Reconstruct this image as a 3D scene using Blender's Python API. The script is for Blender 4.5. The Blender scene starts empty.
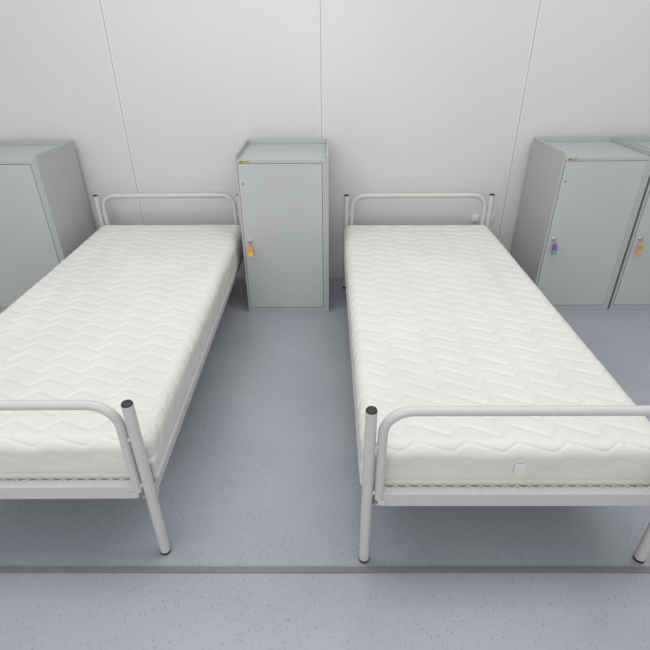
import bpy, math, random
from mathutils import Vector, Matrix, noise as mn
random.seed(4)
scene = bpy.context.scene
COL = scene.collection
try:
    scene.view_settings.view_transform = 'Standard'
    scene.view_settings.look = 'None'
except Exception as e:
    print(e)

# ------------------------------------------------------------------ materials
def mat(name, color, rough=0.5, metal=0.0, noise=0.0, nscale=30, bump=0.0, bscale=200, coat=0.0, bdist=0.001):
    m = bpy.data.materials.new(name); m.use_nodes = True
    nt = m.node_tree; b = nt.nodes['Principled BSDF']
    b.inputs['Roughness'].default_value = rough
    b.inputs['Metallic'].default_value = metal
    if coat: b.inputs['Coat Weight'].default_value = coat
    tc = nt.nodes.new('ShaderNodeTexCoord')
    n = nt.nodes.new('ShaderNodeTexNoise'); n.inputs['Scale'].default_value = nscale
    n.inputs['Detail'].default_value = 3
    nt.links.new(tc.outputs['Object'], n.inputs['Vector'])
    r = nt.nodes.new('ShaderNodeValToRGB')
    c = Vector(color)
    r.color_ramp.elements[0].position = 0.3; r.color_ramp.elements[1].position = 0.7
    r.color_ramp.elements[0].color = (*(c*(1-noise)), 1)
    r.color_ramp.elements[1].color = (*[min(1, v) for v in c*(1+noise)], 1)
    nt.links.new(n.outputs['Fac'], r.inputs['Fac'])
    nt.links.new(r.outputs['Color'], b.inputs['Base Color'])
    if bump:
        n2 = nt.nodes.new('ShaderNodeTexNoise'); n2.inputs['Scale'].default_value = bscale
        nt.links.new(tc.outputs['Object'], n2.inputs['Vector'])
        bp = nt.nodes.new('ShaderNodeBump'); bp.inputs['Strength'].default_value = bump
        bp.inputs['Distance'].default_value = bdist
        nt.links.new(n2.outputs['Fac'], bp.inputs['Height'])
        nt.links.new(bp.outputs['Normal'], b.inputs['Normal'])
    return m

M_tube = mat('painted_tube', (0.555, 0.547, 0.535), 0.40, noise=0.02)
M_cab = mat('painted_cabinet', (0.425, 0.442, 0.434), 0.42, noise=0.02, nscale=4, bump=0.05, bscale=500)
M_cabdark = mat('cabinet_gap', (0.18, 0.185, 0.185), 0.6)
M_door = mat('painted_door', (0.47, 0.488, 0.479), 0.4, noise=0.02, nscale=3, bump=0.05, bscale=500)
M_black = mat('black_plastic', (0.022, 0.022, 0.025), 0.5)
M_mesh = mat('galvanised_wire', (0.75, 0.76, 0.76), 0.4, metal=0.0)
M_matt = mat('mattress_fabric', (0.672, 0.667, 0.625), 0.48, noise=0.03, nscale=5, bump=0.25, bscale=600)
M_chrome = mat('lock_chrome', (0.6, 0.6, 0.6), 0.25, metal=1.0)
M_tag = mat('paper_tag', (0.74, 0.75, 0.74), 0.6)
M_ink = mat('grey_ink', (0.55, 0.56, 0.57), 0.6)
M_print = mat('dark_print', (0.16, 0.15, 0.10), 0.6)
M_yellow = mat('yellow_sticker', (0.52, 0.45, 0.17), 0.5)
M_orange = mat('orange_plastic', (0.85, 0.34, 0.06), 0.35)
M_ylw = mat('yellow_plastic', (0.82, 0.64, 0.12), 0.35)
M_purple = mat('purple_plastic', (0.24, 0.10, 0.42), 0.35)
M_green = mat('green_plastic', (0.14, 0.45, 0.18), 0.35)
M_white = mat('white_plastic', (0.78, 0.78, 0.77), 0.35)
M_strip = mat('dark_strip', (0.19, 0.19, 0.20), 0.5, noise=0.05)
M_seam = mat('panel_joint', (0.52, 0.53, 0.525), 0.5)
M_joint = mat('joint_profile', (0.66, 0.67, 0.662), 0.38)
M_wall = mat('wall_panel', (0.622, 0.633, 0.625), 0.34, noise=0.025, nscale=1.0, bump=0.03, bscale=300)

def floor_mat():
    m = bpy.data.materials.new('speckled_vinyl'); m.use_nodes = True
    nt = m.node_tree; b = nt.nodes['Principled BSDF']
    b.inputs['Roughness'].default_value = 0.24
    tc = nt.nodes.new('ShaderNodeTexCoord')
    def chips(scale, lo, hi):
        mp = nt.nodes.new('ShaderNodeMapping'); mp.inputs['Scale'].default_value = (1, 0.6, 1)
        mp.inputs['Rotation'].default_value = (0, 0, scale)
        nt.links.new(tc.outputs['Object'], mp.inputs['Vector'])
        v = nt.nodes.new('ShaderNodeTexVoronoi'); v.inputs['Scale'].default_value = scale
        nt.links.new(mp.outputs['Vector'], v.inputs['Vector'])
        r = nt.nodes.new('ShaderNodeValToRGB')
        r.color_ramp.elements[0].position = lo; r.color_ramp.elements[1].position = hi
        r.color_ramp.elements[0].color = (1, 1, 1, 1); r.color_ramp.elements[1].color = (0, 0, 0, 1)
        nt.links.new(v.outputs['Distance'], r.inputs['Fac'])
        sp = nt.nodes.new('ShaderNodeSeparateColor')
        nt.links.new(v.outputs['Color'], sp.inputs['Color'])
        return r, sp
    base = nt.nodes.new('ShaderNodeTexNoise'); base.inputs['Scale'].default_value = 3; base.inputs['Detail'].default_value = 5
    nt.links.new(tc.outputs['Object'], base.inputs['Vector'])
    rr = nt.nodes.new('ShaderNodeValToRGB')
    rr.color_ramp.elements[0].color = (0.325, 0.339, 0.378, 1); rr.color_ramp.elements[1].color = (0.360, 0.374, 0.413, 1)
    rr.color_ramp.elements[0].position = .3; rr.color_ramp.elements[1].position = .7
    nt.links.new(base.outputs['Fac'], rr.inputs['Fac'])
    prev = rr.outputs['Color']
    for scale, lo, hi, col, thr, st in ((150, .25, .45, (.25, .27, .31, 1), .4, .5), (150, .22, .4, (.46, .48, .51, 1), .65, .45), (100, .13, .24, (.12, .13, .16, 1), .70, .6)):
        r, sp = chips(scale, lo, hi)
        gt = nt.nodes.new('ShaderNodeMath'); gt.operation = 'GREATER_THAN'; gt.inputs[1].default_value = thr
        nt.links.new(sp.outputs['Red'], gt.inputs[0])
        mu = nt.nodes.new('ShaderNodeMath'); mu.operation = 'MULTIPLY'
        nt.links.new(gt.outputs[0], mu.inputs[0]); nt.links.new(r.outputs['Color'], mu.inputs[1])
        mu2 = nt.nodes.new('ShaderNodeMath'); mu2.operation = 'MULTIPLY'; mu2.inputs[1].default_value = st
        nt.links.new(mu.outputs[0], mu2.inputs[0])
        mx = nt.nodes.new('ShaderNodeMix'); mx.data_type = 'RGBA'
        nt.links.new(mu2.outputs[0], mx.inputs[0]); nt.links.new(prev, mx.inputs[6])
        mx.inputs[7].default_value = col
        prev = mx.outputs[2]
    nt.links.new(prev, b.inputs['Base Color'])
    return m
M_floor = floor_mat()

# ------------------------------------------------------------------ mesh helpers
class G:
    def __init__(s): s.v = []; s.f = []; s.m = []; s.sm = []
    def add(s, vs, fs, mi=0, smooth=False):
        o = len(s.v); s.v += [tuple(v) for v in vs]
        for f in fs:
            s.f.append(tuple(i+o for i in f)); s.m.append(mi); s.sm.append(smooth)
    def box(s, a, b, mi=0, bev=0.0):
        x0, y0, z0 = a; x1, y1, z1 = b
        if bev <= 0:
            vs = [(x0,y0,z0),(x1,y0,z0),(x1,y1,z0),(x0,y1,z0),(x0,y0,z1),(x1,y0,z1),(x1,y1,z1),(x0,y1,z1)]
            s.add(vs, [(0,3,2,1),(4,5,6,7),(0,1,5,4),(1,2,6,5),(2,3,7,6),(3,0,4,7)], mi); return
        import bmesh
        bm = bmesh.new()
        bmesh.ops.create_cube(bm, size=1)
        for v in bm.verts:
            v.co = Vector(((x0+x1)/2+v.co.x*(x1-x0), (y0+y1)/2+v.co.y*(y1-y0), (z0+z1)/2+v.co.z*(z1-z0)))
        bmesh.ops.bevel(bm, geom=list(bm.edges), offset=bev, segments=2, affect='EDGES', profile=0.5)
        bm.verts.index_update()
        s.add([v.co.copy() for v in bm.verts], [[v.index for v in f.verts] for f in bm.faces], mi)
        bm.free()
    def tube(s, pts, r, n=16, mi=0, caps=True, closed=False):
        pts = [Vector(p) for p in pts]; N = len(pts)
        if not isinstance(r, (list, tuple)): r = [r]*N
        vs = []; prev = None
        for i, p in enumerate(pts):
            if closed: t = pts[(i+1) % N]-pts[i-1]
            else: t = pts[min(i+1, N-1)]-pts[max(i-1, 0)]
            t.normalize()
            if prev is None:
                a = Vector((0, 0, 1)) if abs(t.z) < .9 else Vector((0, 1, 0))
                u = t.cross(a).normalized()
            else:
                u = (prev - t*prev.dot(t)).normalized()
            prev = u; w = t.cross(u)
            for k in range(n):
                an = 2*math.pi*k/n
                vs.append(p + (u*math.cos(an)+w*math.sin(an))*r[i])
        fs = []
        for i in range(N if closed else N-1):
            j = (i+1) % N
            for k in range(n):
                k2 = (k+1) % n
                fs.append((i*n+k, i*n+k2, j*n+k2, j*n+k))
        s.add(vs, fs, mi, True)
        if caps and not closed:
            s.add(vs[:n], [tuple(range(n-1, -1, -1))], mi)
            s.add(vs[-n:], [tuple(range(n))], mi)
    def make(s, name, mats, parent=None, label=None):
        me = bpy.data.meshes.new(name)
        me.from_pydata(s.v, [], s.f)
        for m in mats: me.materials.append(m)
        me.polygons.foreach_set('material_index', s.m)
        me.polygons.foreach_set('use_smooth', s.sm)
        me.update()
        ob = bpy.data.objects.new(name, me); COL.objects.link(ob)
        if parent: ob.parent = parent
        if label: ob['label'] = label
        return ob

def empty(name, label, category, loc=(0,0,0), rz=0, group=None):
    e = bpy.data.objects.new(name, None); e.empty_display_size = 0.1
    COL.objects.link(e); e.location = loc; e.rotation_euler = (0, 0, rz)
    e['label'] = label; e['category'] = category
    if group: e['group'] = group
    return e

# ------------------------------------------------------------------ room
g = G(); g.box((-3.2, -2.2, -0.05), (3.2, 3.25, 0)); o = g.make('floor', [M_floor]); o['kind'] = 'structure'
g = G()
WY = 3.25
joints = [-2.45, -1.25, -0.040, 1.165, 2.36]
g.box((-3.2, WY+0.0012, 0), (3.2, WY+0.06, 2.9), 1)
xs = [-3.2]+joints+[3.2]
for i in range(len(xs)-1):
    g.box((xs[i]+(0.003 if i else 0), WY, 0), (xs[i+1]-(0.003 if i < len(xs)-2 else 0), WY+0.0012, 2.9), 0)
for x in joints:
    g.box((x-0.014, WY-0.0010, 0), (x-0.003, WY+0.0012, 2.9), 2)
    g.box((x+0.003, WY-0.0010, 0), (x+0.014, WY+0.0012, 2.9), 2)
o = g.make('wall_back', [M_wall, M_seam, M_joint]); o['kind'] = 'structure'
g = G(); g.box((-3.2, 0.980, 0.0), (3.2, 1.0, 0.004)); o = g.make('trim_1', [M_strip]); o['kind'] = 'structure'

# small white cable fittings on the wall behind a headboard
def fitting(x, z):
    e = empty('wall_socket', 'small white plastic wall socket behind the bed headboard', 'wall socket', (x, WY, z), 0, 'white wall sockets')
    g = G(); g.box((-0.024, -0.014, -0.020), (0.024, 0.0, 0.020), 0, 0.003); g.make('socket_plate', [M_white], e)
    g = G(); g.tube([(0, -0.013, 0), (0, -0.0155, 0)], [0.013, 0.012], 20); g.make('socket_insert', [M_tag], e)
fitting(0.985, 0.428); fitting(1.075, 0.428)

# ------------------------------------------------------------------ bed
W, L, HP = 0.905, 2.05, 0.635
PR, TR = 0.0165, 0.0140
def build_bed(loc, rz, label):
    e = empty('bed', label, 'bed', loc, rz, 'metal beds in the ward')
    for sx in (-1, 1):
        for sy in (-1, 1):
            x, y = sx*W/2, sy*L/2
            g = G(); g.tube([(x, y, 0.010), (x, y, HP-0.003)], PR, 24)
            leg = g.make('leg', [M_tube], e)
            g = G(); g.tube([(x, y, HP-0.004), (x, y, HP+0.000), (x, y, HP+0.003), (x, y, HP+0.004)], [PR*.95, PR*.95, PR*0.85, PR*0.3], 24)
            g.make('end_cap', [M_black], leg, 'black plastic end cap')
            g = G(); g.tube([(x, y, 0.0), (x, y, 0.003), (x, y, 0.011)], [PR*0.95, PR*1.06, PR*1.05], 24)
            g.make('foot_tip', [M_black], leg, 'black rubber foot tip')
    for sy in (-1, 1):
        y = sy*L/2
        xi = W/2-PR-TR-0.004; zt = HP-0.004; R = 0.08
        pts = [(-xi, y, 0.297), (-xi, y, 0.35), (-xi, y, zt-R-0.05)]
        for k in range(13):
            a = math.pi - k/12*math.pi/2
            pts.append((-xi+R+R*math.cos(a), y, zt-R+R*math.sin(a)))
        for k in range(1, 8): pts.append((-xi+R+(2*xi-2*R)*k/8, y, zt))
        for k in range(13):
            a = math.pi/2 - k/12*math.pi/2
            pts.append((xi-R+R*math.cos(a), y, zt-R+R*math.sin(a)))
        pts += [(xi, y, zt-R-0.05), (xi, y, 0.35), (xi, y, 0.297)]
        g = G(); g.tube(pts, TR, 20)
        for sx in (-1, 1):
            for z in (0.32, HP-0.13):
                g.tube([(sx*xi, y, z), (sx*(W/2), y, z)], 0.008, 10)
        g.make('headboard' if sy > 0 else 'footboard', [M_tube], e, 'bent tubular end hoop in light grey paint')
        g = G()
        yo = y - sy*0.004
        g.box((-xi+0.006, yo-0.012, 0.266), (xi-0.006, yo+0.012, 0.320), 0, 0.003)
        ya, yb = sorted((yo, yo-sy*0.030))
        g.box((-xi+0.02, ya, 0.270), (xi-0.02, yb, 0.274), 0, 0.001)
        g.box((-xi-0.004, y-0.016, 0.280), (-xi+0.02, y+0.016, 0.297), 0, 0.002)
        g.box((xi-0.02, y-0.016, 0.280), (xi+0.004, y+0.016, 0.297), 0, 0.002)
        g.make('crossbar', [M_tube], e)
    for sx in (-1, 1):
        x = sx*(W/2-0.004)
        g = G()
        g.box((x-0.003, -L/2+0.02, 0.236), (x+0.003, L/2-0.02, 0.281), 0, 0.001)
        xa, xb = sorted((x, x-sx*0.035))
        g.box((xa, -L/2+0.02, 0.236), (xb, L/2-0.02, 0.241), 0, 0.001)
        for sy in (-1, 1):
            yy = sy*(L/2-0.035)
            g.box((x-0.006, yy-0.024, 0.228), (x+0.006, yy+0.024, 0.286), 0, 0.002)
            g.tube([(x+sx*0.004, yy, 0.262), (x+sx*0.013, yy, 0.262)], 0.008, 6)
        g.make('side_rail', [M_tube], e)
    g = G()
    zc = 0.2955
    nx = 22
    for i in range(nx):
        x0 = -W/2+0.05+(W-0.1)*i/(nx-1)
        pts = []
        n = 80
        for k in range(n+1):
            y = -L/2+0.014+(L-0.028)*k/n
            pts.append((x0+(0.018 if k % 2 else -0.018), y, zc))
        g.tube(pts, 0.0016, 5)
    for sy in (-1, 1):
        pts = []
        for k in range(45):
            pts.append((-W/2+0.05+(W-0.1)*k/44, sy*(L/2-(0.008 if k % 2 else 0.024)), 0.3215))
        g.tube(pts, 0.0013, 5)
        # flat edge strap of the mesh, just inside the end bar
        ya, yb = sorted((sy*(L/2-0.016), sy*(L/2-0.030)))
        g.box((-W/2+0.045, ya, 0.306), (W/2-0.045, yb, 0.309), 0)
    for k in range(12):
        y = -L/2+0.06+(L-0.12)*k/11
        g.tube([(-W/2+0.01, y, zc-0.004), (W/2-0.01, y, zc-0.004)], 0.003, 6)
    g.make('wire_mesh_base', [M_mesh], e, 'zigzag steel wire mesh base')
    return e

bedR = build_bed((0.566, 2.055, 0), 0.0, 'light grey tubular steel bed with black end caps')
bedL = build_bed((-1.009, 2.082, 0), math.radians(0.3), 'light grey tubular steel bed with black end caps')

# ------------------------------------------------------------------ mattress
MW, ML, MT = 0.918, 1.986, 0.166
def quilt(x, y):
    P, A, s = 0.150, 0.046, 0.074
    x = x + 0.004*math.sin(y*9)
    p = (x/P) % 1.0
    w = p/0.70 if p < 0.70 else (1-p)/0.30
    w = w*w*(3-2*w)*0.2+w*0.8
    q = (y + A*w + 0.002*math.sin(x*7+y*5))/s
    d = abs(((q) % 1.0)-0.5)*2
    row = math.floor(q)
    pf = 1-d**6
    return 0.0066*(pf-0.85)*(0.92+0.12*math.sin(row*2.3+x*6))
def wrinkle(x, y):
    a = mn.noise(Vector((x*9, y*9, 1.3)))
    b = mn.noise(Vector((x*26+3*a, y*14, 7.1)))
    near = max(0.0, min(1.0, (-y+0.1)/0.9))
    return 0.0012*a + (0.0005+0.0013*near)*b
def make_mattress_mesh():
    rt = 0.045; rb = 0.014
    hx, hy = MW/2, ML/2
    NX, NY, NZ = 200, 430, 34
    idx = {}; V = []; F = []
    def vert(i, j, k):
        key = (i, j, k)
        if key in idx: return idx[key]
        x = -hx+2*hx*i/NX; y = -hy+2*hy*j/NY; z = MT*k/NZ
        r = rt if z > MT*0.5 else rb
        qx = max(-hx+r, min(hx-r, x)); qy = max(-hy+r, min(hy-r, y)); qz = max(r, min(MT-r, z))
        d = Vector((x-qx, y-qy, z-qz))
        n = d.normalized() if d.length > 1e-9 else Vector((0, 0, 1))
        p = Vector((qx, qy, qz))+n*r if d.length > 1e-9 else Vector((x, y, z))
        if k > 0:
            drop = MT-z
            ux, uy = x, y
            if k < NZ:
                if j in (0, NY): uy = y+math.copysign(drop, y)
                if i in (0, NX): ux = x+math.copysign(drop, x)
            t = z/MT
            f = max(0.0, min(1.0, (t-0.35)/0.4))*0.5 if k < NZ else 0.5+0.5*min(1.0, min(hx-abs(x), hy-abs(y))/0.04)
            if abs(x) > hx-0.004 and abs(y) > hy-0.004: f = 0.0
            elif abs(x) > hx-0.05 and abs(y) > hy-0.05:
                f *= max(abs(hx-abs(x)), abs(hy-abs(y)))/0.05 if k < NZ else 0.6
            p = p + n*(quilt(ux, uy)+wrinkle(ux, uy))*f
            if k < NZ:
                gr = math.exp(-((t-0.22)/0.04)**2)
                hn = Vector((n.x, n.y, 0))
                c = x if j in (0, NY) else y
                wr = mn.noise(Vector((c*14, t*2.5, 4.4)))
                p = p - hn*0.003*gr + hn*0.003*wr*math.sin(math.pi*t)
        if k > NZ//2:
            p.z += 0.003*math.sin(x*5+1)*math.sin(y*3.1+0.5) + 0.002*mn.noise(Vector((x*4, y*4, 0)))
        idx[key] = len(V); V.append(tuple(p)); return idx[key]
    for i in range(NX):
        for j in range(NY):
            F.append((vert(i,j,NZ), vert(i+1,j,NZ), vert(i+1,j+1,NZ), vert(i,j+1,NZ)))
    for i in range(NX):
        for j in range(0, NY):
            F.append((vert(i,j,0), vert(i,j+1,0), vert(i+1,j+1,0), vert(i+1,j,0)))
    for k in range(NZ):
        for i in range(NX):
            F.append((vert(i,0,k), vert(i+1,0,k), vert(i+1,0,k+1), vert(i,0,k+1)))
            F.append((vert(i,NY,k), vert(i,NY,k+1), vert(i+1,NY,k+1), vert(i+1,NY,k)))
        for j in range(NY):
            F.append((vert(0,j,k), vert(0,j,k+1), vert(0,j+1,k+1), vert(0,j+1,k)))
            F.append((vert(NX,j,k), vert(NX,j+1,k), vert(NX,j+1,k+1), vert(NX,j,k+1)))
    me = bpy.data.meshes.new('mattress'); me.from_pydata(V, [], F)
    me.materials.append(M_matt)
    me.polygons.foreach_set('use_smooth', [True]*len(F)); me.update()
    return me
mm = make_mattress_mesh()
def mattress(loc, rz, label):
    o = bpy.data.objects.new('mattress', mm); COL.objects.link(o)
    o.location = loc; o.rotation_euler = (0, 0, rz)
    o['label'] = label; o['category'] = 'mattress'; o['group'] = 'quilted mattresses on the beds'
    return o
ZM = 0.2975
m1 = mattress((0.553, 2.055, ZM), 0.0, 'white quilted mattress with a small sewn-in care label')
m2 = mattress((-0.996, 2.082, ZM), math.radians(0.3), 'white quilted mattress with zigzag stitching on a steel bed')
g = G()
g.box((-0.004, -ML/2-0.0042, 0.070), (0.026, -ML/2-0.0030, 0.108), 0)
for k in range(4):
    g.box((0.001, -ML/2-0.0046, 0.076+k*0.0068), (0.020-(k % 2)*0.006, -ML/2-0.0040, 0.0778+k*0.0068), 1)
g.make('care_label', [M_tag, M_ink], m1, 'small white printed care label')

# ------------------------------------------------------------------ cabinets
CD, CH = 0.465, 0.925
def build_cabinet(x0, y0, label, CW=0.49):
    e = empty('cabinet', label, 'cabinet', (x0+CW/2, y0+CD/2, 0), 0, 'grey metal bedside cabinets')
    hx, hy = CW/2, CD/2
    t = 0.012
    g = G()
    g.box((-hx, -hy, 0.0), (-hx+t, hy, CH), 0, 0.0015)
    g.box((hx-t, -hy, 0.0), (hx, hy, CH), 0, 0.0015)
    g.box((-hx+t, hy-t, 0.0), (hx-t, hy, CH), 0)
    g.box((-hx+t, -hy, 0.0), (hx-t, hy-t, 0.034), 0, 0.001)
    g.box((-hx+t, -hy, CH-0.018), (hx-t, hy-t, CH), 0, 0.001)
    g.box((hx-0.034, -hy, 0.034), (hx-t, -hy+0.02, CH-0.018), 0, 0.001)
    g.box((-hx+t, -hy+0.010, 0.03), (hx-t, hy-t, CH-0.018), 1)
    rh = 0.026
    g.box((-hx, -hy+0.0, CH), (-hx+t, hy, CH+rh), 0, 0.0015)
    g.box((hx-t, -hy+0.0, CH), (hx, hy, CH+rh), 0, 0.0015)
    g.box((-hx+t, hy-t, CH), (hx-t, hy, CH+rh), 0, 0.0015)
    g.make('body', [M_cab, M_cabdark], e)
    g = G()
    g.box((-hx+t+0.002, -hy-0.004, 0.0365), (hx-0.036, -hy+0.009, CH-0.0205), 0, 0.0015)
    g.tube([(-hx+0.036, -hy-0.003, 0.80), (-hx+0.036, -hy-0.0055, 0.80)], 0.0055, 12, 1)
    door = g.make('door', [M_door, M_cabdark], e)
    g = G()
    lx, lz = -hx+0.045, 0.470
    g.tube([(lx, -hy-0.003, lz), (lx, -hy-0.008, lz), (lx, -hy-0.010, lz)], [0.012, 0.012, 0.009], 20)
    g.tube([(lx, -hy-0.010, lz), (lx, -hy-0.014, lz)], [0.005, 0.005], 14)
    g.make('lock', [M_chrome], door, 'chrome cam lock')
    g = G()
    g.box((-hx+0.022, -hy-0.0007, CH-0.015), (-hx+0.082, -hy+0.0003, CH-0.003), 0)
    g.box((-hx+0.025, -hy-0.0011, CH-0.0130), (-hx+0.044, -hy+0.0003, CH-0.0050), 1)
    g.box((-hx+0.048, -hy-0.0011, CH-0.0075), (-hx+0.078, -hy+0.0003, CH-0.0058), 1)
    g.box((-hx+0.048, -hy-0.0011, CH-0.0120), (-hx+0.072, -hy+0.0003, CH-0.0105), 1)
    g.make('sticker', [M_yellow, M_print], e, 'small yellow sticker with dark print')
    return e, (x0+0.045, y0-0.014, 0.470)

def key_tag(pos, mats, label):
    e = empty('key_tag', label, 'key tag', pos, 0, None)
    g = G()
    g.tube([(0, 0.003, 0), (0, -0.004, 0)], 0.0035, 8)
    g.box((-0.003, -0.0155, -0.008), (0.003, -0.0135, 0.008), 0, 0.0006)
    g.box((-0.002, -0.0150, -0.002), (0.002, -0.003, 0.002), 0)
    g.make('key', [M_chrome], e)
    g = G()
    g.tube([(0.008*math.sin(a), -0.0165, -0.014+0.010*math.cos(a)) for a in [2*math.pi*k/20 for k in range(20)]], 0.001, 6, closed=True)
    g.make('key_ring', [M_chrome], e)
    g = G()
    prof = [(-0.005, -0.020), (0.005, -0.020), (0.0135, -0.032), (0.014, -0.084), (-0.014, -0.084), (-0.0135, -0.032)]
    vs = [(x, -0.020, z) for x, z in prof]+[(x, -0.014, z) for x, z in prof]
    g.add(vs, [tuple(range(5, -1, -1)), tuple(range(6, 12))]+[(i, (i+1) % 6, (i+1) % 6+6, i+6) for i in range(6)])
    g.box((-0.012, -0.0208, -0.055), (0.012, -0.0195, -0.034), 1, 0.0004)
    g.box((-0.0130, -0.0208, -0.082), (0.0130, -0.0195, -0.060), 2, 0.0004)
    g.make('tag', mats, e)
    e.rotation_euler = (0, math.radians(random.uniform(-8, 8)), 0)
    return e

_, p1 = build_cabinet(-0.500, 2.73, 'grey metal cabinet between the beds, orange key tag in its lock', 0.502)
_, p2 = build_cabinet(1.258, 2.745, 'grey metal cabinet with a purple key tag in its lock', 0.485)
_, p3 = build_cabinet(1.758, 2.745, 'grey metal cabinet with an orange and green key tag', 0.485)
build_cabinet(-2.062, 2.745, 'grey metal cabinet beside the bed, no tag visible')
key_tag(p1, [M_orange, M_orange, M_ylw], 'orange and yellow plastic key tag hanging from cabinet lock')
key_tag(p2, [M_purple, M_purple, M_green], 'purple and green plastic key tag hanging from cabinet lock')
key_tag(p3, [M_orange, M_green, M_orange], 'orange and green plastic key tag hanging from cabinet lock')

# ------------------------------------------------------------------ light
def area(name, loc, rot, sx, sy, power, col=(1,1,1)):
    l = bpy.data.lights.new(name, 'AREA'); l.shape = 'RECTANGLE'; l.size = sx; l.size_y = sy
    l.energy = power; l.color = col
    o = bpy.data.objects.new(name, l); COL.objects.link(o); o.location = loc; o.rotation_euler = rot
    return o
area('ceiling_light', (0, 1.6, 2.85), (0, 0, 0), 4.5, 1.2, 50, (1.0, 0.995, 0.98))
area('window_light', (-0.9, -2.1, 1.9), (math.radians(80), 0, math.radians(-8)), 3.4, 1.6, 46, (0.99, 0.99, 1.0))
w = bpy.data.worlds.new('World'); scene.world = w; w.use_nodes = True
w.node_tree.nodes['Background'].inputs['Color'].default_value = (0.975, 0.985, 1.0, 1)
w.node_tree.nodes['Background'].inputs['Strength'].default_value = 0.60

# ------------------------------------------------------------------ camera
cam = bpy.data.cameras.new('Camera'); cam.sensor_width = 36; cam.lens = 497/650*36
co = bpy.data.objects.new('Camera', cam); COL.objects.link(co)
YAW, PITCH, ROLL = 0.5, 30.3, -0.45
R = Matrix.Rotation(math.radians(YAW), 4, 'Z') @ Matrix.Rotation(math.radians(90-PITCH), 4, 'X') @ Matrix.Rotation(math.radians(ROLL), 4, 'Z')
co.matrix_world = Matrix.Translation((0, 0, 1.5)) @ R
scene.camera = co
